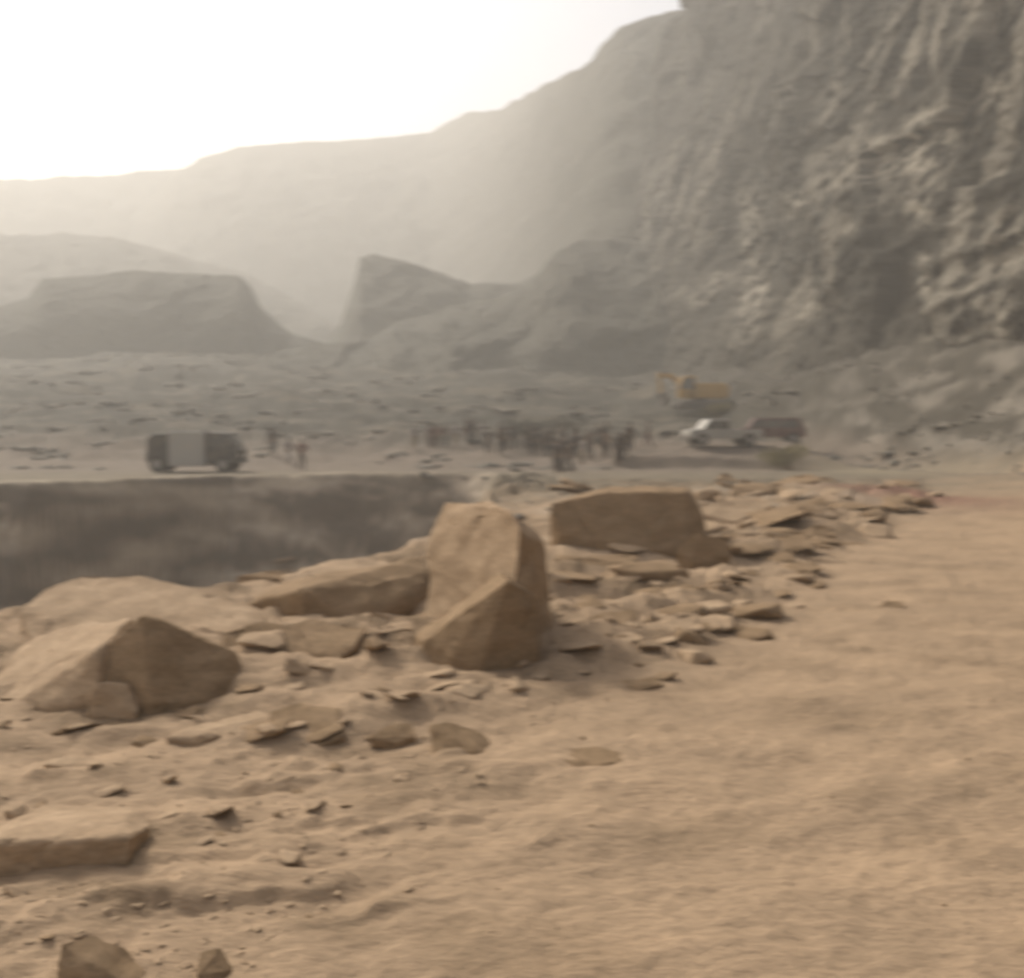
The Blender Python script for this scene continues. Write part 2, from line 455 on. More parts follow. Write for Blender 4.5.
# ------------------------------------------------------------------ hills further off
def hill(name, sky_pts, D, run, back, mat, rough=1.0, steep=.5, n=420, m=70, seed=1.0, drop=0.0):
    px = np.array([p[0] for p in sky_pts], float); py = np.array([p[1] for p in sky_pts], float)
    Dv = np.array([p[2] if len(p) > 2 else D for p in sky_pts], float)
    P = np.linspace(px[0], px[-1], n)
    PY, DD = np.interp(P, px, py), np.interp(P, px, Dv)
    kk = np.hanning(61); kk /= kk.sum(); DD = np.convolve(np.pad(DD, 30, mode='edge'), kk, mode='valid')
    tops = np.array([tuple(at(a, b, c)) for a, b, c in zip(P, PY, DD)])
    L = np.hypot(tops[:, 0], tops[:, 1])
    ux, uy = tops[:, 0] / L, tops[:, 1] / L
    t = np.concatenate([np.linspace(0, 1, m), 1 + np.linspace(0, 1, 22)[1:]])
    TT, UX = np.meshgrid(t, ux, indexing='ij'); UY = np.broadcast_to(uy, TT.shape)
    TX, TY, TZ_ = [np.broadcast_to(tops[:, k], TT.shape) for k in range(3)]
    runs = np.minimum(run, .27 * DD)[None, :]
    offs = np.where(TT <= 1, -runs * (1 - TT), back * (TT - 1))
    x0, y0 = TX + UX * offs, TY + UY * offs
    gr = coarse(x0, y0) - 6
    prof = np.where(TT <= 1, np.clip(TT, 0, 1) ** steep if steep < 1 else np.clip(TT, 0, 1) ** steep, np.clip(2 - TT, 0, 1) ** .7)
    z0 = gr + (TZ_ - gr) * prof
    amp = rough * np.sin(np.clip(TT, 0, 2) * math.pi / 2) ** .5
    front = ss(0, .1, TT) * np.where(TT <= 1, 1 - ss(.85, 1.0, TT) * .8, .2)
    nz = fbm(x0 / 22 + seed, z0 / 12, y0 / 40 + seed, 5, .55)
    gl = np.abs(pn(P[None, :] * DD[None, :] / F / 14 + seed + .3 * nz, z0 / 60, seed))
    cl = cells(P[None, :] * DD[None, :] / F / 11 + .6 * nz, z0 / 7 + .4 * nz, int(seed * 10)) + .4 * cells(P[None, :] * DD[None, :] / F / 4, z0 / 2.5, 40)
    z = z0 + front * rough * (2.2 * nz + 2.4 * cl - 2.0 * gl) + rough * .5 * fbm(x0 / 6, y0 / 6, seed, 3) * ss(0, .1, TT)
    sh = front * rough * 3.0 * fbm(x0 / 14, z0 / 7, seed * 3, 4)
    me = grid_mesh(name, x0 + UX * sh, y0 + UY * sh, z)
    return link(name, me, mat, kind='structure')

hill('far_hills', [(-1500, 150), (-700, 178), (-300, 172), (-80, 186), (0, 180), (90, 176), (175, 168), (330, 160), (500, 150)], 560, 150, 160, M_hill, 1.6, .8, seed=3.1)
hill('mountain', [(110, 230), (150, 196), (178, 172), (200, 157), (240, 146), (300, 142), (380, 138), (430, 132), (452, 120, 500), (470, 112, 480), (498, 110, 420),
      (520, 98, 370), (545, 84, 300), (575, 70, 245), (590, 60, 232), (602, 42, 224), (622, 24, 220), (655, 15, 218), (700, 6, 220), (820, 0, 240), (1000, 0, 240)], 520, 140, 160, M_hill, .9, .75, seed=7.7)
hill('left_hill', [(-1300, 190), (-500, 215), (-100, 228), (0, 235), (50, 234), (62, 231), (98, 236), (140, 244), (190, 258), (240, 272), (300, 300), (350, 335)], 350, 90, 70, M_hill, .8, .6, seed=1.7)
hill('bench_hill', [(-220, 330), (-120, 318), (-20, 312), (28, 298), (42, 278), (100, 275), (170, 273), (240, 275), (249, 284), (262, 308), (290, 332), (345, 350)], 185, 22, 45, M_hill, .4, .3, seed=5.2)
hill('outcrop_hill', [(318, 352), (340, 325), (352, 290), (360, 258), (372, 254), (392, 258), (430, 270), (470, 284), (520, 283), (560, 262), (610, 240)], 205, 30, 60, M_hill, .6, .42, seed=9.4)
hill('low_hill', [(250, 372), (310, 352), (372, 336), (395, 322), (450, 306), (500, 296), (525, 284), (556, 252), (580, 240), (610, 238), (680, 246), (800, 290)], 168, 52, 60, M_hill, .7, .6, seed=2.6)

# ------------------------------------------------------------------ haze
hb = MB().box((0, 0, 0), (2, 2, 2))
hz = hb.build('haze', None, kind='stuff')
hz.scale = (1600, 1600, 114); hz.location = (0, 0, 98)
mh = bpy.data.materials.new('haze_air'); mh.use_nodes = True
mh.node_tree.nodes.remove(mh.node_tree.nodes['Principled BSDF'])
pv = N(mh.node_tree, 'ShaderNodeVolumePrincipled')
pv.inputs['Color'].default_value = (.968, .95, .895, 1)
pv.inputs['Density'].default_value = HAZE
pv.inputs['Anisotropy'].default_value = .3
mh.node_tree.links.new(pv.outputs[0], mh.node_tree.nodes['Material Output'].inputs['Volume'])
hz.data.materials.append(mh)
tag(hz, 'pale backlit dust haze hanging over the whole valley', 'haze')

# ------------------------------------------------------------------ rocks
def finish_rock(bm, size, seed, cuts=3, rough=.035, bev=.06):
    bmesh.ops.remove_doubles(bm, verts=bm.verts, dist=size * .01)
    bmesh.ops.convex_hull(bm, input=bm.verts)
    bmesh.ops.delete(bm, geom=[v for v in bm.verts if not v.link_faces], context='VERTS')
    bmesh.ops.dissolve_limit(bm, angle_limit=.14, verts=bm.verts, edges=bm.edges)
    bmesh.ops.bevel(bm, geom=list(bm.edges), offset=size * bev, segments=1, affect='EDGES', clamp_overlap=True)
    bmesh.ops.triangulate(bm, faces=bm.faces)
    for k in range(cuts):
        lim = size * (.3, .14, .06, .026)[k]
        es = [e for e in bm.edges if e.calc_length() > lim]
        if es:
            bmesh.ops.subdivide_edges(bm, edges=es, cuts=1, use_grid_fill=False)
            bmesh.ops.triangulate(bm, faces=bm.faces)
    bmesh.ops.recalc_face_normals(bm, faces=bm.faces)
    bm.normal_update()
    co = np.array([v.co[:] for v in bm.verts]); no = np.array([v.normal[:] for v in bm.verts])
    s = 1 / size
    n1 = fbm(co[:, 0] * s * 2.2 + seed, co[:, 1] * s * 2.2, co[:, 2] * s * 3.4, 4)
    # bedding: shallow grooves round the rock
    n2 = pn(co[:, 0] * s * .7 + seed, co[:, 1] * s * .7, co[:, 2] * s * 11 + co[:, 0] * s * 3)
    n3 = fbm(co[:, 0] * s * 9, co[:, 1] * s * 9 + seed, co[:, 2] * s * 16, 3)
    n4 = np.abs(pn(co[:, 0] * s * 3 + seed * 2, co[:, 1] * s * 3, co[:, 2] * s * 1.5))
    d = size * (rough * n1 + rough * .5 * n2 + .008 * n3 - .009 * ss(.05, 0, n4))
    co = co + no * d[:, None]
    for v, c in zip(bm.verts, co): v.co = c

def rock_from(points, mat, label, cat='boulder', name='boulder', group=None, seed=1, cuts=4, rough=.03, bev=.008):
    P = [Vector(p) for p in points]
    c = sum(P, Vector()) / len(P)
    z0 = min(p.z for p in P)
    base = Vector((c.x, c.y, z0))
    bm = bmesh.new()
    for p in P: bm.verts.new(p - base)
    size = max((a - b).length for a in P for b in P)
    finish_rock(bm, size, seed, cuts, rough, bev)
    me = bpy.data.meshes.new(name); bm.to_mesh(me); bm.free()
    for p in me.polygons: p.use_smooth = True
    me.set_sharp_from_angle(angle=.6)
    o = link(name, me, mat, label=label, cat=cat, group=group)
    o.location = base
    return o

def prock(basepx, pts, mat, label, seed, sink=.12, **k):
    """pts: (px, py, metres behind the rock's front foot)."""
    D0 = hit(*basepx).y
    P = [at(a, b, D0 + c) for a, b, c in pts]
    lo = min(P, key=lambda p: p.z)
    foot = [Vector((p.x, p.y, min(p.z, float(coarse(p.x, p.y))) - sink)) for p in P]
    return rock_from(P + foot, mat, label, seed=seed, **k)

prock((480, 662), [(430, 530, 1.6), (427, 596, 1.55), (446, 501, 1.5), (490, 497, .95), (508, 508, .5), (520, 528, .3), (512, 640, .2), (546, 548, 1.0), (557, 650, .9), (470, 505, 1.3), (535, 530, 1.3)],
      M_sandrock, 'tallest upright pale sandstone boulder with a dark shaded right side', 1.1, rough=.02)
prock((480, 664), [(422, 641, .1), (508, 579, .0), (480, 668, -.12), (538, 657, .12), (540, 598, .3), (417, 634, .38), (500, 572, .42), (450, 655, -.05)],
      M_brownshade_rock, 'wedge shaped brown boulder with a lit slanting edge leaning before the tallest upright boulder', 2.2, rough=.015)
prock((170, 700), [(142, 613, .15), (101, 652, .05), (236, 652, .5), (248, 690, .35), (205, 700, 0), (150, 703, -.15), (104, 692, -.05), (165, 618, .6), (120, 640, .5)],
      M_brownshade_rock, 'large dark peaked boulder at the left, its front shade put into dark brown stone', 3.3, rough=.015)  # shaded front of the peaked boulder, its shade coloured in with darker stone
prock((60, 710), [(134, 616, .5), (98, 650, .12), (98, 690, .02), (60, 630, .95), (18, 648, .9), (-8, 690, .5), (-4, 712, .1), (60, 706, -.02), (112, 622, .8)],
      M_sandrock, 'lit left slope of the large dark peaked boulder, made as a separate pale slab', 3.9, rough=.025)  # lit side of the same boulder, light put in as paler stone
prock((112, 714), [(86, 700, 0), (98, 683, .03), (128, 684, .08), (141, 700, .1), (136, 714, 0), (92, 716, -.03), (112, 680, .2)],
      M_sandrock, 'small rounded boulder at the foot of the large dark peaked boulder', 4.4, cuts=3)
prock((140, 640), [(20, 612, .2), (44, 589, .7), (80, 573, 1.1), (140, 574, 1.2), (200, 589, 1.1), (268, 617, .7), (262, 640, .1), (150, 640, -.1), (30, 640, -.1), (100, 590, .9)],
      M_sandrock, 'broad pale smooth slab with a humped lit top behind the large dark peaked boulder', 5.5, rough=.012)
prock((265, 668), [(222, 632, .3), (262, 620, .5), (300, 628, .5), (312, 655, .2), (270, 672, 0), (226, 668, .05)],
      M_brownshade_rock, 'brown shaded rock wedged right of the large dark peaked boulder', 6.6, cuts=3)
prock((330, 660), [(276, 630, .3), (310, 620, .5), (366, 628, .4), (352, 650, .1), (300, 660, 0), (340, 658, 0)],
      M_brownshade_rock, 'low brown rock below the long tilted slab', 7.7, cuts=3)
prock((340, 622), [(238, 604, .6), (298, 578, 1.2), (420, 557, 1.9), (432, 574, 1.5), (427, 600, 1.2), (372, 620, .4), (302, 616, .1), (300, 590, .2)],
      M_brownshade_rock, 'long tilted slab with a pale lit top left of the tallest upright boulder', 8.8, rough=.02)
prock((620, 552), [(549, 503, .2), (600, 491, .4), (684, 492, .6), (700, 506, .7), (708, 532, .5), (690, 549, .2), (640, 553, 0), (600, 546, 0), (556, 531, .05), (610, 487, 1.3), (690, 488, 1.4)],
      M_brownshade_rock, 'broad dark brown block, front shade put into its colour, standing alone right of the tallest upright boulder', 9.9, rough=.015)  # shade of the front face is part of this brown
prock((700, 562), [(676, 548, .1), (700, 532, .2), (728, 540, .3), (730, 556, .2), (690, 563, 0)],
      M_brownshade_rock, 'small brown rock touching the right foot of the broad dark brown block', 10.9, cuts=3)
prock((60, 862), [(-30, 846, -.12), (0, 838, -.1), (20, 815, .25), (45, 804, .4), (132, 804, .4), (150, 826, .15), (128, 838, -.1), (60, 842, -.12), (60, 860, -.06), (-30, 860, -.06), (120, 856, -.03)],
      M_sandrock, 'flat pale slab with a dark undercut front near the lower left corner', 11.9, sink=.05, rough=.02)
prock((100, 990), [(56, 978, 0), (60, 944, .05), (90, 934, .12), (128, 948, .15), (150, 975, .1), (145, 995, 0), (60, 995, 0)],
      M_brownshade_rock, 'brown rounded stone cut by the bottom edge at the left', 12.9, sink=.05, cuts=3)
prock((215, 744), [(166, 738, 0), (185, 726, .2), (262, 710, .45), (270, 716, .3), (270, 742, .05), (215, 748, -.02)],
      M_sandrock, 'pale flat slab with a bright top below the large dark peaked boulder', 13.9, cuts=3, rough=.02)
prock((300, 745), [(270, 712, .3), (300, 703, .4), (340, 708, .4), (345, 735, .1), (320, 746, 0), (275, 746, 0)],
      M_brownshade_rock, 'brown rock beside the pale flat slab below the boulders', 14.9, cuts=3)
prock((455, 756), [(430, 726, .15), (450, 721, .2), (478, 730, .2), (492, 742, .15), (486, 754, 0), (432, 756, 0)],
      M_brownshade_rock, 'dark fist shaped stone lying alone below the tallest upright boulder', 15.9, cuts=3, sink=.04)
prock((590, 768), [(545, 760, .05), (560, 750, .2), (600, 747, .25), (626, 753, .2), (622, 764, .05), (580, 769, 0)],
      M_brownshade_rock, 'low brown stone half buried in the open sand', 16.9, cuts=3, sink=.04)
prock((395, 742), [(370, 738, 0), (385, 725, .1), (412, 723, .15), (416, 736, .05), (395, 743, 0)], M_brownshade_rock,
      'small brown stone left of the dark fist shaped stone', 17.9, cuts=3, sink=.04)
prock((605, 634), [(566, 626, .1), (600, 612, .4), (636, 610, .5), (640, 622, .3), (606, 636, 0)], M_brownshade_rock,
      'low dark rock in the rubble right of the wedge shaped boulder', 18.9, cuts=3)
prock((640, 690), [(614, 688, 0), (622, 680, .15), (655, 677, .2), (664, 683, .1), (640, 691, 0)], M_brownshade_rock,
      'thin dark stone where rubble meets the open sand', 19.9, cuts=3, sink=.03)
prock((725, 632), [(692, 624, .1), (712, 616, .3), (752, 628, .2), (725, 634, 0)], M_brownshade_rock,
      'flat dark stone at the edge of the sandy track', 20.9, cuts=3, sink=.05)
prock((892, 610), [(878, 607, 0), (886, 601, .1), (902, 601, .15), (906, 607, 0)], M_brownshade_rock,
      'lone small stone lying on the smooth sandy track', 21.9, cuts=2, sink=.03)
prock((212, 990), [(196, 975, 0), (200, 952, .1), (222, 948, .15), (232, 970, .1), (212, 995, 0)], M_brownshade_rock,
      'narrow brown stone standing at the bottom edge near the rounded stone', 22.9, cuts=3, sink=.04)
prock((730, 520), [(690, 512, .3), (722, 500, .9), (760, 496, 1.2), (772, 506, .8), (736, 521, 0)], M_sandrock,
      'pale tilted flagstone up the slope beside the broad dark brown block', 23.9, cuts=3)
prock((355, 830), [(318, 826, .02), (335, 816, .12), (380, 816, .14), (392, 822, .06), (350, 829, 0)], M_sandrock,
      'thin pale stone lying flat in the foreground sand', 24.9, cuts=3, sink=.03)
prock((120, 768), [(44, 764, .02), (62, 757, .1), (98, 757, .12), (104, 763, .05), (80, 769, 0)], M_sandrock,
      'thin pale flagstone under the small rounded boulder', 25.9, cuts=3, sink=.03)

# small stones: a few shapes, copied
def stone_mesh(seed, flat):
    r = random.Random(seed)
    bm = bmesh.new()
    for i in range(13):
        v = Vector((r.gauss(0, 1), r.gauss(0, 1), r.gauss(0, 1))).normalized()
        v.x = max(-.8, min(.8, v.x * 1.1)); v.z = max(-.6, min(.6, v.z)) * flat
        bm.verts.new(v * .5)
    finish_rock(bm, 1.0, seed, 2, .03, .03)
    me = bpy.data.meshes.new('stone'); bm.to_mesh(me); bm.free()
    for p in me.polygons: p.use_smooth = True
    return me
SM = [stone_mesh(100 + i, (.45, .7, .35, .55, .3, .9)[i % 6]) for i in range(12)]
regions = [
    # px0, py0, px1, py1, n, size px, label, group
    (0, 650, 420, 740, 44, (14, 52), 'small tan rubble stone strewn around the left boulders', 'stones around the left boulders'),
    (360, 560, 760, 700, 84, (12, 52), 'small tan rubble stone on the slope between upright boulder and track', 'stones between the upright boulder and the track'),
    (560, 482, 960, 556, 84, (9, 44), 'small brown rubble stone on the heap beyond the broad dark block', 'stones on the far rubble heap'),
    (0, 740, 420, 970, 36, (10, 34), 'small half buried stone in the left foreground sand', 'stones in the left foreground sand'),
    (430, 700, 1020, 960, 10, (5, 11), 'tiny pebble pressed into the open foreground sand', 'pebbles in the open sand'),
    (420, 470, 570, 560, 26, (8, 24), 'small grey rubble stone on the ridge beside the pit', 'stones on the ridge beside the pit'),
]
for (x0, y0, x1, y1, n, sz, lab, grp) in regions:
    k = 0
    while k < n:
        px, py = rng.uniform(x0, x1), rng.uniform(y0, y1)
        p = hit(px, py)
        if y0 < 700 and y0 > 481 and p.x > track_x(p.y) + .1: continue
        if p.y > 60: continue
        ry_ = np.interp(p.x, RX, RY)
        if p.y > ry_ + .1 and p.y < 44: continue
        s = (sz[0] + (sz[1] - sz[0]) * rng.random() ** 2.2) * p.y / F
        mt = rng.choice([M_sandrock, M_sandrock, M_brownshade_rock]) if 'grey' not in lab else M_greyrock
        o = link('stone', rng.choice(SM), None, label=lab, cat='stone', group=grp)
        if not o.data.materials: o.data.materials.append(M_sandrock)
        o.material_slots[0].link = 'OBJECT'; o.material_slots[0].material = mt
        o.scale = (s * rng.uniform(.9, 1.4), s * rng.uniform(.7, 1.1), s * rng.uniform(.7, 1.0))
        o.rotation_euler = (rng.uniform(-.3, .3), rng.uniform(-.3, .3), rng.uniform(-.7, .7))
        o.location = (p.x, p.y, gz(p.x, p.y) + s * .05)
        k += 1

slab_regions = [
    (560, 500, 860, 640, 60, (22, 72), 'broken flat slab in the rubble between the upright boulder and the track', 'broken slabs beside the track'),
    (700, 478, 960, 520, 26, (16, 60), 'broken brown slab on the far heap towards the cliff', 'broken slabs on the far heap'),
    (230, 560, 440, 740, 16, (26, 70), 'tilted sandstone slab between the left boulders and the upright boulder', 'slabs between the boulders'),
]
for (x0, y0, x1, y1, n, sz, lab, grp) in slab_regions:
    k = 0
    while k < n:
        px, py = rng.uniform(x0, x1), rng.uniform(y0, y1)
        p = hit(px, py)
        if p.x > track_x(p.y) + .2 or p.y > 50: continue
        s = (sz[0] + (sz[1] - sz[0]) * rng.random() ** 1.8) * p.y / F
        o = link('flat_rock', rng.choice([SM[0], SM[2], SM[6], SM[8], SM[3]]), None, label=lab, cat='rock', group=grp, kind='thing')
        o.material_slots[0].link = 'OBJECT'; o.material_slots[0].material = rng.choice([M_sandrock, M_brownshade_rock, M_brownshade_rock, M_brownshade_rock])
        o.scale = (s * rng.uniform(1.0, 1.5), s * rng.uniform(.7, 1.1), s * rng.uniform(.5, 1.0))
        o.rotation_euler = (rng.uniform(-.05, .32), rng.uniform(-.25, .1), rng.uniform(-.5, .5))
        o.location = (p.x, p.y, gz(p.x, p.y) + s * .01)
        k += 1

def scatter(name, pts, mat, label, cat):
    """many stones as one mesh; pts = (x, y, size)"""
    vs, fs, base = [], [], 0
    lo = []
    for i in range(6):
        r = random.Random(i + 50)
        bm = bmesh.new()
        for j in range(9):
            v = Vector((r.gauss(0, 1), r.gauss(0, 1), r.gauss(0, 1))).normalized() * .5
            v.z *= .55
            bm.verts.new(v)
        bmesh.ops.convex_hull(bm, input=bm.verts)
        bm.verts.ensure_lookup_table()
        lo.append((np.array([v.co[:] for v in bm.verts]), [[v.index for v in f.verts] for f in bm.faces]))
        bm.free()
    xs = np.array(pts); zs = height(xs[:, 0], xs[:, 1])
    for (x, y, s), z in zip(pts, zs):
        V, Fc = rng.choice(lo)
        a = rng.gauss(.1, .5); c, sn = math.cos(a), math.sin(a)
        sx = rng.uniform(1.0, 2.4); szz = rng.uniform(.35, .8)
        q = V * np.array([s * sx, s, s * szz])
        q = np.stack([q[:, 0] * c - q[:, 1] * sn + x, q[:, 0] * sn + q[:, 1] * c + y, q[:, 2] + z + s * .05], 1)
        vs.append(q); fs += [[k + base for k in f] for f in Fc]; base += len(V)
    me = bpy.data.meshes.new(name); me.from_pydata(np.concatenate(vs).tolist(), [], fs)
    return link(name, me, mat, label=label, cat=cat, kind='stuff')

pts = []
while len(pts) < 3800:
    px, py = rng.uniform(-250, 1270), rng.uniform(480, 1010)
    D = CZ * F / (py - 430) * rng.uniform(.95, 1.05); x = (px - 512) / F * D
    e = float(track_x(D)) - x
    if e < 0 and rng.random() < .93: continue
    if D < 6.5 and rng.random() < .85: continue
    if D > float(np.interp(x, RX, RY)) + .3: continue
    s = rng.uniform(.006, .028) * (1 + D / 12) * (.5 if e < 0 else 1)
    pts.append((x, D, s))
scatter('gravel', pts, M_sandrock, 'loose sandy gravel strewn over the rubble slope', 'gravel')
pts = []
while len(pts) < 1500:
    D = rng.uniform(50, 160) ; px = rng.uniform(-200, 1150); x = (px - 512) / F * D
    if x > float(cliff_x(D)) - 4: continue
    if float(pn(x / 9, D / 9, 2.0)) < .02: continue
    pts.append((x, D, rng.uniform(.2, 1.3) ** 1.6 * (.5 + D / 160)))
while len(pts) < 2300:
    D = rng.uniform(34, 95); x = float(cliff_x(D)) - rng.uniform(0, 10)
    if float(pn(x / 5, D / 5, 7.0)) < -.1: continue
    pts.append((x, D, rng.uniform(.1, .6) ** 1.3))
scatter('rubble', pts, M_palerock, 'grey broken rubble covering the valley floor below the cliff', 'rubble')

# ------------------------------------------------------------------ people
def skin_mesh(name, verts, edges, rad, root=0, sub=1):
    me = bpy.data.meshes.new(name); me.from_pydata(verts, edges, [])
    o = bpy.data.objects.new(name, me); COL.objects.link(o)
    o.modifiers.new('s', 'SKIN')
    for i, r in enumerate(rad):
        sv_ = me.skin_vertices[0].data[i]
        sv_.radius = (r, r) if not isinstance(r, tuple) else r
        sv_.use_root = (i == root)
    m = o.modifiers.new('u', 'SUBSURF'); m.levels = sub; m.render_levels = sub
    dg = bpy.context.evaluated_depsgraph_get()
    out = bpy.data.meshes.new_from_object(o.evaluated_get(dg))
    bpy.data.objects.remove(o); bpy.data.meshes.remove(me)
    out.name = name
    for p in out.polygons: p.use_smooth = True
    return out

def person_meshes(pose):
    # joints; x right, y facing -y, z up; 1.70 m tall
    if pose == 'stand':
        J = dict(hl=(-.10, 0, .88), kl=(-.11, -.02, .48), al=(-.12, .02, .09), hr=(.10, 0, .88), kr=(.12, -.03, .48), ar=(.13, 0, .09),
                 el=(-.26, .03, 1.10), wl=(-.27, -.06, .86), er=(.26, .03, 1.10), wr=(.28, -.06, .86))
    elif pose == 'walk':
        J = dict(hl=(-.09, 0, .87), kl=(-.10, -.16, .50), al=(-.10, -.22, .10), hr=(.09, 0, .87), kr=(.10, .08, .48), ar=(.10, .30, .13),
                 el=(-.24, .14, 1.12), wl=(-.25, .10, .88), er=(.24, -.10, 1.12), wr=(.23, -.28, .95))
    elif pose == 'hips':
        J = dict(hl=(-.10, 0, .88), kl=(-.14, -.02, .48), al=(-.18, .02, .09), hr=(.10, 0, .88), kr=(.13, -.02, .48), ar=(.16, 0, .09),
                 el=(-.38, .05, 1.18), wl=(-.18, -.08, 1.00), er=(.36, .05, 1.16), wr=(.18, -.08, .99))
    else:  # arm raised, pointing
        J = dict(hl=(-.10, 0, .88), kl=(-.11, -.03, .48), al=(-.12, .02, .09), hr=(.10, 0, .88), kr=(.13, -.02, .48), ar=(.15, 0, .09),
                 el=(-.26, .03, 1.10), wl=(-.26, -.08, .87), er=(.42, -.10, 1.42), wr=(.62, -.25, 1.55))
    A = Vector
    pel, wst, chs, nck = A((0, 0, .93)), A((0, 0, 1.08)), A((0, .01, 1.28)), A((0, .01, 1.44))
    V = [pel, wst, chs, nck, A((0, -.01, 1.53)), A((0, -.02, 1.62))]; R = [(.15, .10), (.13, .095), (.16, .10), .052, .075, .085]
    E = [(0, 1), (1, 2), (2, 3), (3, 4), (4, 5)]
    hands = []
    for s, sh in (('l', A((-.19, .01, 1.38))), ('r', A((.19, .01, 1.38)))):
        i = len(V); e, wv = A(J['e' + s]), A(J['w' + s]); dr = (wv - e).normalized()
        V += [sh, e, wv, wv + dr * .08]; R += [.055, .042, .028, (.035, .018)]
        E += [(2, i), (i, i + 1), (i + 1, i + 2), (i + 2, i + 3)]
        side = dr.cross(A((0, -1, 0)))
        side = side.normalized() if side.length > .1 else A((1, 0, 0))
        for q in range(4):                                # fingers
            b = len(V); o_ = A((0, 1, 0)) * (q - 1.5) * .019
            V += [wv + dr * .115 + o_, wv + dr * (.165, .18, .175, .155)[q] + o_ + side * .012]; R += [.009, .007]
            E += [(i + 3, b), (b, b + 1)]
        b = len(V)
        V += [wv + dr * .06 + A((0, -.035, 0)), wv + dr * .10 + A((0, -.05, 0))]; R += [.011, .008]; E += [(i + 2, b), (b, b + 1)]
        i = len(V); h, k, a = A(J['h' + s]), A(J['k' + s]), A(J['a' + s])
        V += [h, k, a, a + A((0, -.15, -.05))]; R += [.085, .058, .042, (.04, .03)]
        E += [(0, i), (i, i + 1), (i + 1, i + 2), (i + 2, i + 3)]
    body = skin_mesh('body', V, E, R, 0)
    # clothing, a little wider than the body
    V = [pel + A((0, 0, -.03)), wst, chs, A((0, .01, 1.42))]; R = [(.165, .12), (.15, .11), (.18, .12), .075]; E = [(0, 1), (1, 2), (2, 3)]
    for s, sh in (('l', A((-.195, .01, 1.385))), ('r', A((.195, .01, 1.385)))):
        i = len(V); e, wv = A(J['e' + s]), A(J['w' + s])
        V += [sh, e, e.lerp(wv, .85)]; R += [.07, .056, .042]; E += [(2, i), (i, i + 1), (i + 1, i + 2)]
    shirt = skin_mesh('shirt', V, E, R, 0)
    V = [A((0, 0, .96)), A((0, 0, .9))]; R = [(.155, .115), (.16, .12)]; E = [(0, 1)]
    for s in 'lr':
        i = len(V); h, k, a = A(J['h' + s]), A(J['k' + s]), A(J['a' + s])
        V += [h + A((0, 0, -.02)), k, k.lerp(a, .92)]; R += [.1, .078, .062]; E += [(1, i), (i, i + 1), (i + 1, i + 2)]
    trousers = skin_mesh('trousers', V, E, R, 0)
    bm = bmesh.new()
    bmesh.ops.create_uvsphere(bm, u_segments=12, v_segments=8, radius=1)
    for v in bm.verts: v.co = A((v.co.x * .098, v.co.y * .108 + .012, 1.625 + v.co.z * .1))
    bmesh.ops.delete(bm, geom=[v for v in bm.verts if v.co.z < 1.60 + (.06 if v.co.y < -.03 else -.03)], context='VERTS')
    hair = bpy.data.meshes.new('hair'); bm.to_mesh(hair); bm.free()
    # face: eyes, nose and mouth are modelled on the body's head as small children meshes would be too small to see
    return body, shirt, trousers, hair

POSES = {p: person_meshes(p) for p in ('stand', 'walk', 'hips', 'point')}
M_skin = plain('skin', (.13, .075, .05), .6, .1)
M_hair = plain('hair', (.02, .016, .014), .7, .1)
CLO = {'dark grey': (.03, .029, .028), 'black': (.02, .02, .022), 'reddish brown': (.16, .065, .045), 'maroon': (.08, .028, .026), 'olive': (.05, .047, .028),
       'pale grey': (.33, .31, .29), 'lilac grey': (.22, .19, .20), 'white': (.6, .58, .54), 'brown': (.06, .04, .026), 'navy blue': (.03, .04, .07),
       'dark green': (.025, .035, .022), 'khaki': (.2, .16, .1), 'tan': (.3, .22, .15)}
M_clo = {k: plain('cloth_' + k.replace(' ', '_'), v, .85, .2, 6) for k, v in CLO.items()}

def person(px, py, pose, shirt, trou, label, group=None, rz=0.0, h=1.7):
    p = hit(px, py)
    r = empty('person', (p.x, p.y, gz(p.x, p.y)), rz, label=label, cat='person', group=group)
    r.scale = (h / 1.7,) * 3
    for nm, me, mt in zip(('body', 'shirt', 'trousers', 'hair'), POSES[pose], (M_skin, M_clo[shirt], M_clo[trou], M_hair)):
        o = link(nm, me, None, r)
        if not me.materials: me.materials.append(mt)
        o.material_slots[0].link = 'OBJECT'; o.material_slots[0].material = mt
    return r

person(273, 459, 'stand', 'dark grey', 'black', 'person in dark clothes standing upright right of the covered truck', rz=.3, h=1.8)
person(289, 467, 'walk', 'lilac grey', 'pale grey', 'person in lilac grey top between the dark and the reddish brown figures', rz=1.2, h=1.65)
person(302, 471, 'hips', 'reddish brown', 'brown', 'person in reddish brown clothes at the rightmost end of the bank edge group', rz=-.3, h=1.72)
person(414, 452, 'stand', 'pale grey', 'khaki', 'person in pale grey shirt standing alone left of the crowd', rz=.4)
ORD = ['first', 'second', 'third', 'fourth', 'fifth', 'sixth', 'seventh', 'eighth', 'ninth', 'tenth', 'eleventh', 'twelfth', 'thirteenth', 'fourteenth',
       'fifteenth', 'sixteenth', 'seventeenth', 'eighteenth', 'nineteenth', 'twentieth', 'twenty-first', 'twenty-second', 'twenty-third', 'twenty-fourth',
       'twenty-fifth', 'twenty-sixth', 'twenty-seventh', 'twenty-eighth', 'twenty-ninth', 'thirtieth', 'thirty-first', 'thirty-second', 'thirty-third', 'thirty-fourth']
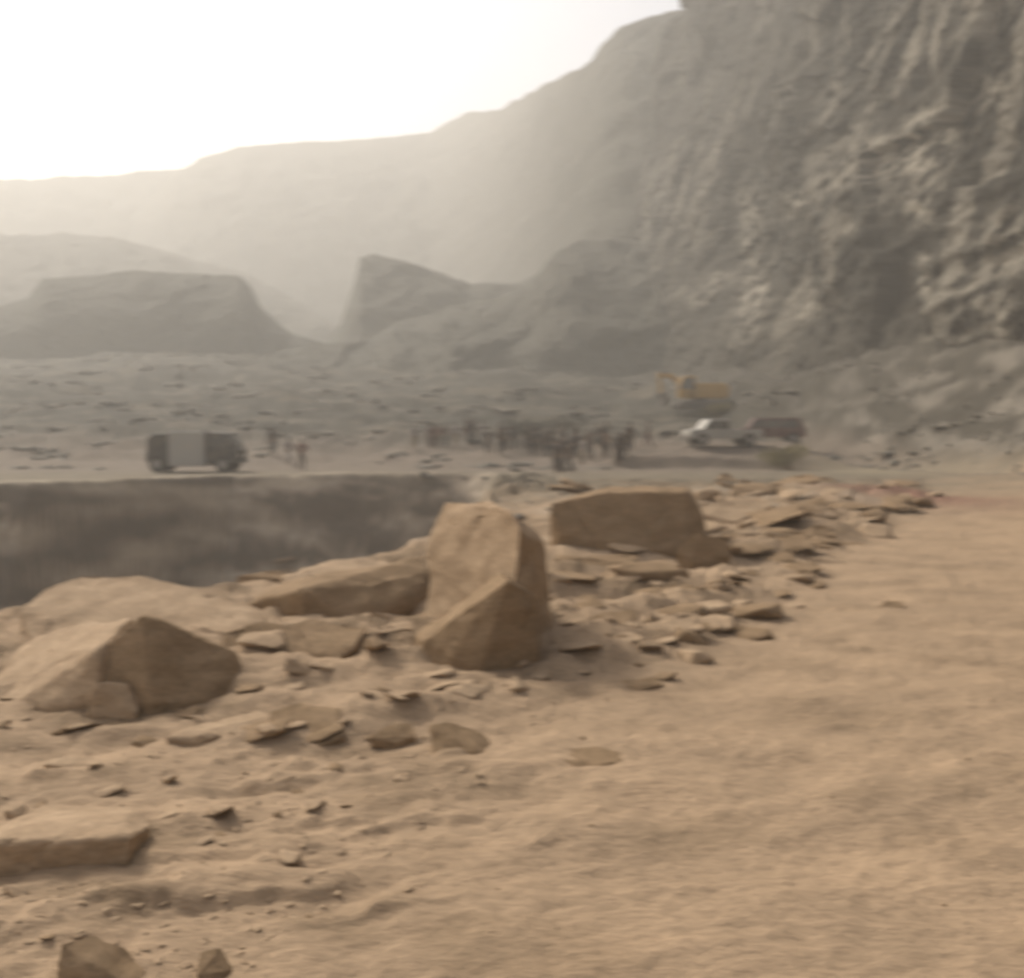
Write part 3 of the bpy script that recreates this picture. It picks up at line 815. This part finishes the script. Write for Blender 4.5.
crowd = [(430, 447, 'stand', 'maroon', 'brown'), (438, 449, 'stand', 'reddish brown', 'brown'), (446, 448, 'hips', 'maroon', 'dark grey'), (455, 449, 'stand', 'pale grey', 'khaki'),
         (466, 446, 'walk', 'dark grey', 'maroon'), (474, 445, 'stand', 'maroon', 'dark grey'), (482, 447, 'stand', 'lilac grey', 'dark grey'),
         (489, 455, 'hips', 'dark grey', 'brown'), (497, 457, 'stand', 'brown', 'dark grey'), (506, 448, 'stand', 'olive', 'dark grey'), (508, 456, 'stand', 'pale grey', 'brown'),
         (515, 446, 'stand', 'dark green', 'dark grey'), (523, 448, 'point', 'dark green', 'black'), (530, 445, 'stand', 'dark grey', 'dark grey'), (537, 449, 'hips', 'black', 'olive'),
         (543, 446, 'stand', 'olive', 'black'), (549, 450, 'stand', 'dark green', 'dark grey'), (555, 474, 'stand', 'dark grey', 'black'), (559, 449, 'stand', 'dark grey', 'brown'),
         (565, 473, 'walk', 'brown', 'black'), (572, 455, 'stand', 'black', 'dark grey'), (578, 450, 'hips', 'olive', 'brown'), (584, 464, 'stand', 'pale grey', 'khaki'),
         (588, 452, 'stand', 'brown', 'black'), (596, 450, 'stand', 'dark grey', 'olive'), (604, 452, 'stand', 'olive', 'dark grey'), (612, 453, 'stand', 'tan', 'dark grey'),
         (621, 466, 'stand', 'dark grey', 'brown'), (627, 455, 'hips', 'olive', 'black'), (634, 453, 'stand', 'brown', 'dark grey'), (644, 452, 'walk', 'dark grey', 'maroon')]
crowd += [(499, 447, 'stand', 'dark grey', 'black'), (519, 452, 'stand', 'black', 'dark grey'), (534, 452, 'stand', 'dark green', 'black'), (540, 453, 'stand', 'dark grey', 'brown'),
          (546, 455, 'stand', 'black', 'black'), (553, 456, 'hips', 'dark green', 'black'), (561, 457, 'stand', 'dark grey', 'black'), (567, 452, 'stand', 'maroon', 'black'),
          (581, 456, 'stand', 'black', 'olive'), (592, 458, 'stand', 'dark grey', 'black'), (600, 456, 'stand', 'black', 'brown'), (617, 458, 'stand', 'dark green', 'black'), (558, 471, 'hips', 'black', 'brown'), (624, 462, 'stand', 'black', 'dark grey'),
          (434, 448, 'stand', 'dark grey', 'maroon'), (470, 448, 'stand', 'black', 'dark grey')]
ORD += [a + b for a in ('thirty-', 'forty-') for b in ('first', 'second', 'third', 'fourth', 'fifth', 'sixth', 'seventh', 'eighth', 'ninth')][4:9] + ['fortieth'] + ['forty-' + b for b in ('first', 'second', 'third', 'fourth', 'fifth', 'sixth', 'seventh', 'eighth', 'ninth')]
crowd = [(a + rng.uniform(-5, 5) * (a > 490), b + rng.uniform(-4, 5) * (a > 490) * (b < 462), c, d, e) for a, b, c, d, e in crowd]
crowd.sort()
for i, (px, py, ps, a, b) in enumerate(crowd):
    person(px, py, ps, a, b, f'person in {a} top and {b} trousers, {ORD[i]} from left in the crowd', 'crowd standing below the cliff', rz=rng.uniform(-1.5, 1.5), h=rng.uniform(1.62, 1.78))

# ------------------------------------------------------------------ vehicles
M_tyre = plain('tyre_rubber', (.025, .024, .022), .9, .1)
M_rim = plain('wheel_rim', (.25, .24, .22), .5, .1)
M_glass = plain('dusty_glass', (.05, .055, .055), .25, .1, spec=.6)
M_white = plain('white_paint', (.33, .318, .285), .45, .08)
M_greyp = plain('grey_canvas', (.36, .35, .32), .9, .12)
M_darkp = plain('dark_paint', (.045, .042, .038), .5, .12)
M_maroonp = plain('maroon_paint', (.10, .045, .04), .5, .12)
M_yellow = plain('yellow_paint', (.40, .245, .07), .55, .12)
M_steel = plain('dull_steel', (.11, .10, .09), .6, .15)
M_lamp = plain('lamp_lens', (.6, .58, .5), .3, .05)

def wheel(parent, x, y, r=.42, w=.25):
    s = 1 if y > 0 else -1
    wh = MB().cyl((x, y - w / 2, r), (x, y + w / 2, r), r, n=24).build('wheel', M_tyre, parent)
    MB().cyl((x, y + s * (w / 2 - .02), r), (x, y + s * (w / 2 + .015), r), r * .55, n=16).build('rim', M_rim, wh)
    return wh

def place(name, px, py, rz, label, cat, group=None, off=0):
    p = hit(px, py)
    return empty(name, (p.x, p.y + off, gz(p.x, p.y + off)), rz, label=label, cat=cat, group=group)

# covered truck on the bank edge: dark cab to the right, grey canvas body, dark open tail to the left
t = place('covered_truck', 197, 472, .0, 'small truck with dark cab and grey canvas cover parked on the edge of the bank', 'truck')
zt = t.location.z
t.location.z = max(gz(t.location.x + d, t.location.y + e) for d in (-1.8, 0, 1.8) for e in (-.6, .6))
MB().box((0, 0, .58), (4.5, .9, .16)).build('chassis', M_darkp, t)
MB().prism([(.75, .5), (2.38, .5), (2.42, 1.12), (2.25, 1.3), (1.85, 2.02), (.75, 2.08)], -.86, .86, .05).build('cab', M_darkp, t)
MB().prism([(1.0, 1.25), (2.02, 1.25), (1.78, 1.88), (1.0, 1.9)], -.868, -.862).build('window', M_glass, t)
MB().prism([(1.0, 1.25), (2.02, 1.25), (1.78, 1.88), (1.0, 1.9)], .862, .868).build('window', M_glass, t)
MB().box((2.09, 0, 1.62), (.03, 1.45, .6), Matrix.Rotation(-.5, 3, 'Y')).build('windscreen', M_glass, t)
cv = MB().prism([(-1.15, .3), (.70, .3), (.70, 1.95), (.5, 2.1), (-.95, 2.1), (-1.15, 2.0)], -.88, .88, .06)
for k in range(4): cv.box((-1.0 + k * .52, 0, 2.08), (.06, 1.7, .08))
cv.build('canvas_cover', M_greyp, t)
tl = MB().prism([(-2.3, .5), (-1.17, .5), (-1.17, 2.0), (-1.9, 1.98), (-2.25, 1.75)], -.85, .85, .04)
tl.build('rear_body', M_darkp, t)
MB().box((-2.34, 0, .75), (.05, 1.6, .4)).build('tailgate', M_steel, t)
for x in (-1.75, 1.65):
    for y in (-.78, .78): wheel(t, x, y, .42)
for y in (-.6, .6): MB().cyl((2.38, y, .85), (2.46, y, .85), .1).build('headlight', M_lamp, t)
MB().box((2.45, 0, .55), (.08, 1.6, .18), bev=.02).build('bumper', M_steel, t)

def car(name, px, py, rz, paint, outline, cabin_mat, label, cat, L=4.6, off=0, pickup=True):
    c = place(name, px, py, rz, label, cat, off=off)
    c.location.z = max(gz(c.location.x + d, c.location.y + e) for d in (-1.4, 0, 1.4) for e in (-.7, .7)) - .03
    MB().prism(outline, -.85, .85, .05).build('body', paint, c)
    if pickup: win = [[(-1.35, 1.02), (-.62, 1.02), (-.62, 1.5), (-.95, 1.5)], [(-.54, 1.02), (.12, 1.02), (.12, 1.48), (-.54, 1.5)]]
    else: win = [[(-1.3, 1.05), (-.5, 1.05), (-.5, 1.55), (-.95, 1.55)], [(-.42, 1.05), (.5, 1.05), (.5, 1.55), (-.42, 1.55)], [(.58, 1.05), (1.75, 1.05), (1.65, 1.52), (.58, 1.55)]]
    for w_ in win:
        for y in (-.858, .852): MB().prism(w_, y, y + .006).build('window', M_glass, c)
    MB().box((-1.22, 0, 1.3), (.03, 1.4, .56), Matrix.Rotation(.62, 3, 'Y')).build('windscreen', M_glass, c)
    for x in (-1.5, 1.4):
        for y in (-.78, .78): wheel(c, x, y, .37, .22)
    for y in (-.62, .62): MB().box((-2.3, y, .78), (.08, .3, .16), bev=.02).build('headlight', M_lamp, c)
    MB().box((-2.36, 0, .5), (.12, 1.6, .2)).build('bumper', M_steel, c)
    return c
pk = [(-2.32, .42), (-2.3, .92), (-1.5, 1.03), (-1.05, 1.6), (.15, 1.62), (.3, 1.05), (.32, .98), (2.25, .98), (2.3, .45)]
sv_o = [(-2.3, .42), (-2.28, .95), (-1.45, 1.06), (-1.0, 1.68), (1.8, 1.68), (2.15, 1.05), (2.2, .45)]
car('pickup_truck', 722, 448, .12, M_white, pk, M_glass, 'white dusty pickup facing left in front of the yellow excavator', 'pickup', off=0)
car('parked_car', 783, 446, -.15, M_maroonp, sv_o, M_glass, 'dark maroon off road car parked right of the white pickup', 'car', off=3, pickup=False)

# excavator
e = place('excavator', 699, 413, 0, 'yellow excavator with its boom folded low, standing behind the white pickup', 'excavator')
e.location.z += .15
for y in (-1.0, 1.0):
    tr = MB().prism([(-1.7, .1), (-1.95, .42), (-1.7, .78), (1.7, .78), (1.95, .42), (1.7, .1)], y - .28, y + .28, .06)
    tk = tr.build('crawler_track', M_steel, e)
    for k in range(5): MB().cyl((-1.4 + k * .7, y - .3, .42), (-1.4 + k * .7, y + .3, .42), .2, n=14).build('roller', M_darkp, tk)
MB().cyl((0, 0, .75), (0, 0, 1.0), .7).build('turntable', M_steel, e)
MB().prism([(-1.0, 1.0), (2.0, 1.0), (2.25, 1.3), (2.25, 2.0), (1.9, 2.25), (-1.0, 2.25)], -1.2, 1.2, .08).build('upper_body', M_yellow, e)
cb = MB().prism([(-1.9, 1.05), (-.55, 1.05), (-.55, 2.85), (-1.55, 2.85), (-1.9, 2.2)], -1.2, -.2, .05).build('cab', M_yellow, e)
MB().prism([(-1.78, 1.75), (-.7, 1.75), (-.7, 2.7), (-1.5, 2.7), (-1.78, 2.2)], -1.212, -1.203).build('window', M_glass, cb)
MB().prism([(1.2, 2.25), (1.45, 2.25), (1.42, 2.8), (1.25, 2.8)], .3, .5).build('exhaust', M_steel, e)
MB().prism([(-.9, 1.5), (-.6, 1.9), (-2.3, 3.15), (-3.4, 3.1), (-3.5, 2.8), (-2.4, 2.75)], .15, .5, .03).build('boom', M_yellow, e)
MB().prism([(-3.55, 3.25), (-3.25, 3.2), (-3.0, 1.4), (-3.25, 1.3)], .2, .45, .03).build('stick', M_yellow, e)
MB().prism([(-3.45, 1.45), (-2.9, 1.5), (-2.5, .9), (-2.7, .45), (-3.3, .4), (-3.15, .9)], -.15, .8, .02).build('bucket', M_steel, e)
MB().cyl((-1.0, .33, 1.9), (-2.2, .33, 2.85), .07).cyl((-2.4, .33, 3.2), (-3.4, .33, 3.35), .06).build('hydraulic_ram', M_steel, e)
e.scale = (1.05,) * 3

# bush
def bush(px, py, w, h, label, mat, n=1400):
    p = hit(px, py)
    b = empty('bush', (p.x, p.y, gz(p.x, p.y)), 0, label=label, cat='bush')
    vs, fs = [], []
    lobes = [(rng.uniform(-.35, .35) * w, rng.uniform(-.2, .2) * w, rng.uniform(.3, .75) * h, rng.uniform(.18, .3) * w) for _ in range(9)]
    for i in range(n):
        lx, ly, lz, lr = rng.choice(lobes)
        d = Vector((rng.gauss(0, 1), rng.gauss(0, 1), rng.gauss(0, .8))).normalized() * lr * rng.uniform(.5, 1.05)
        c = Vector((lx, ly, lz)) + Vector((d.x, d.y, d.z * h / w * 1.4))
        c.z = max(c.z, .03)
        a = Vector((rng.gauss(0, 1), rng.gauss(0, 1), rng.gauss(0, 1))).normalized() * rng.uniform(.05, .11)
        q = a.orthogonal().normalized() * a.length * .5
        k = len(vs)
        vs += [tuple(c - a), tuple(c + q), tuple(c + a), tuple(c - q)]; fs.append((k, k + 1, k + 2, k + 3))
    me = bpy.data.meshes.new('foliage'); me.from_pydata(vs, [], fs); link('foliage', me, mat, b)
    st_ = MB()
    for i in range(7):
        a = rng.uniform(0, 6.28); st_.cyl((0, 0, -.1), (math.cos(a) * w * .3, math.sin(a) * w * .2, h * .6), .03, .01, 6)
    st_.build('stem', M_brownshade_rock, b)
M_leaf = plain('olive_leaf', (.15, .125, .04), .8, .3, 4)
M_leaf2 = plain('dusty_green_leaf', (.04, .042, .027), .8, .3, 4)
bush(790, 470, 3.4, 1.45, 'low olive green bush beside the sandy track under the cliff', M_leaf)
bush(545, 443, 6.5, 1.9, 'dusty dark green bush behind the middle of the crowd', M_leaf2, 2400)
bush(716, 416, 3.0, 1.3, 'dull green bush right below the yellow excavator', M_leaf)
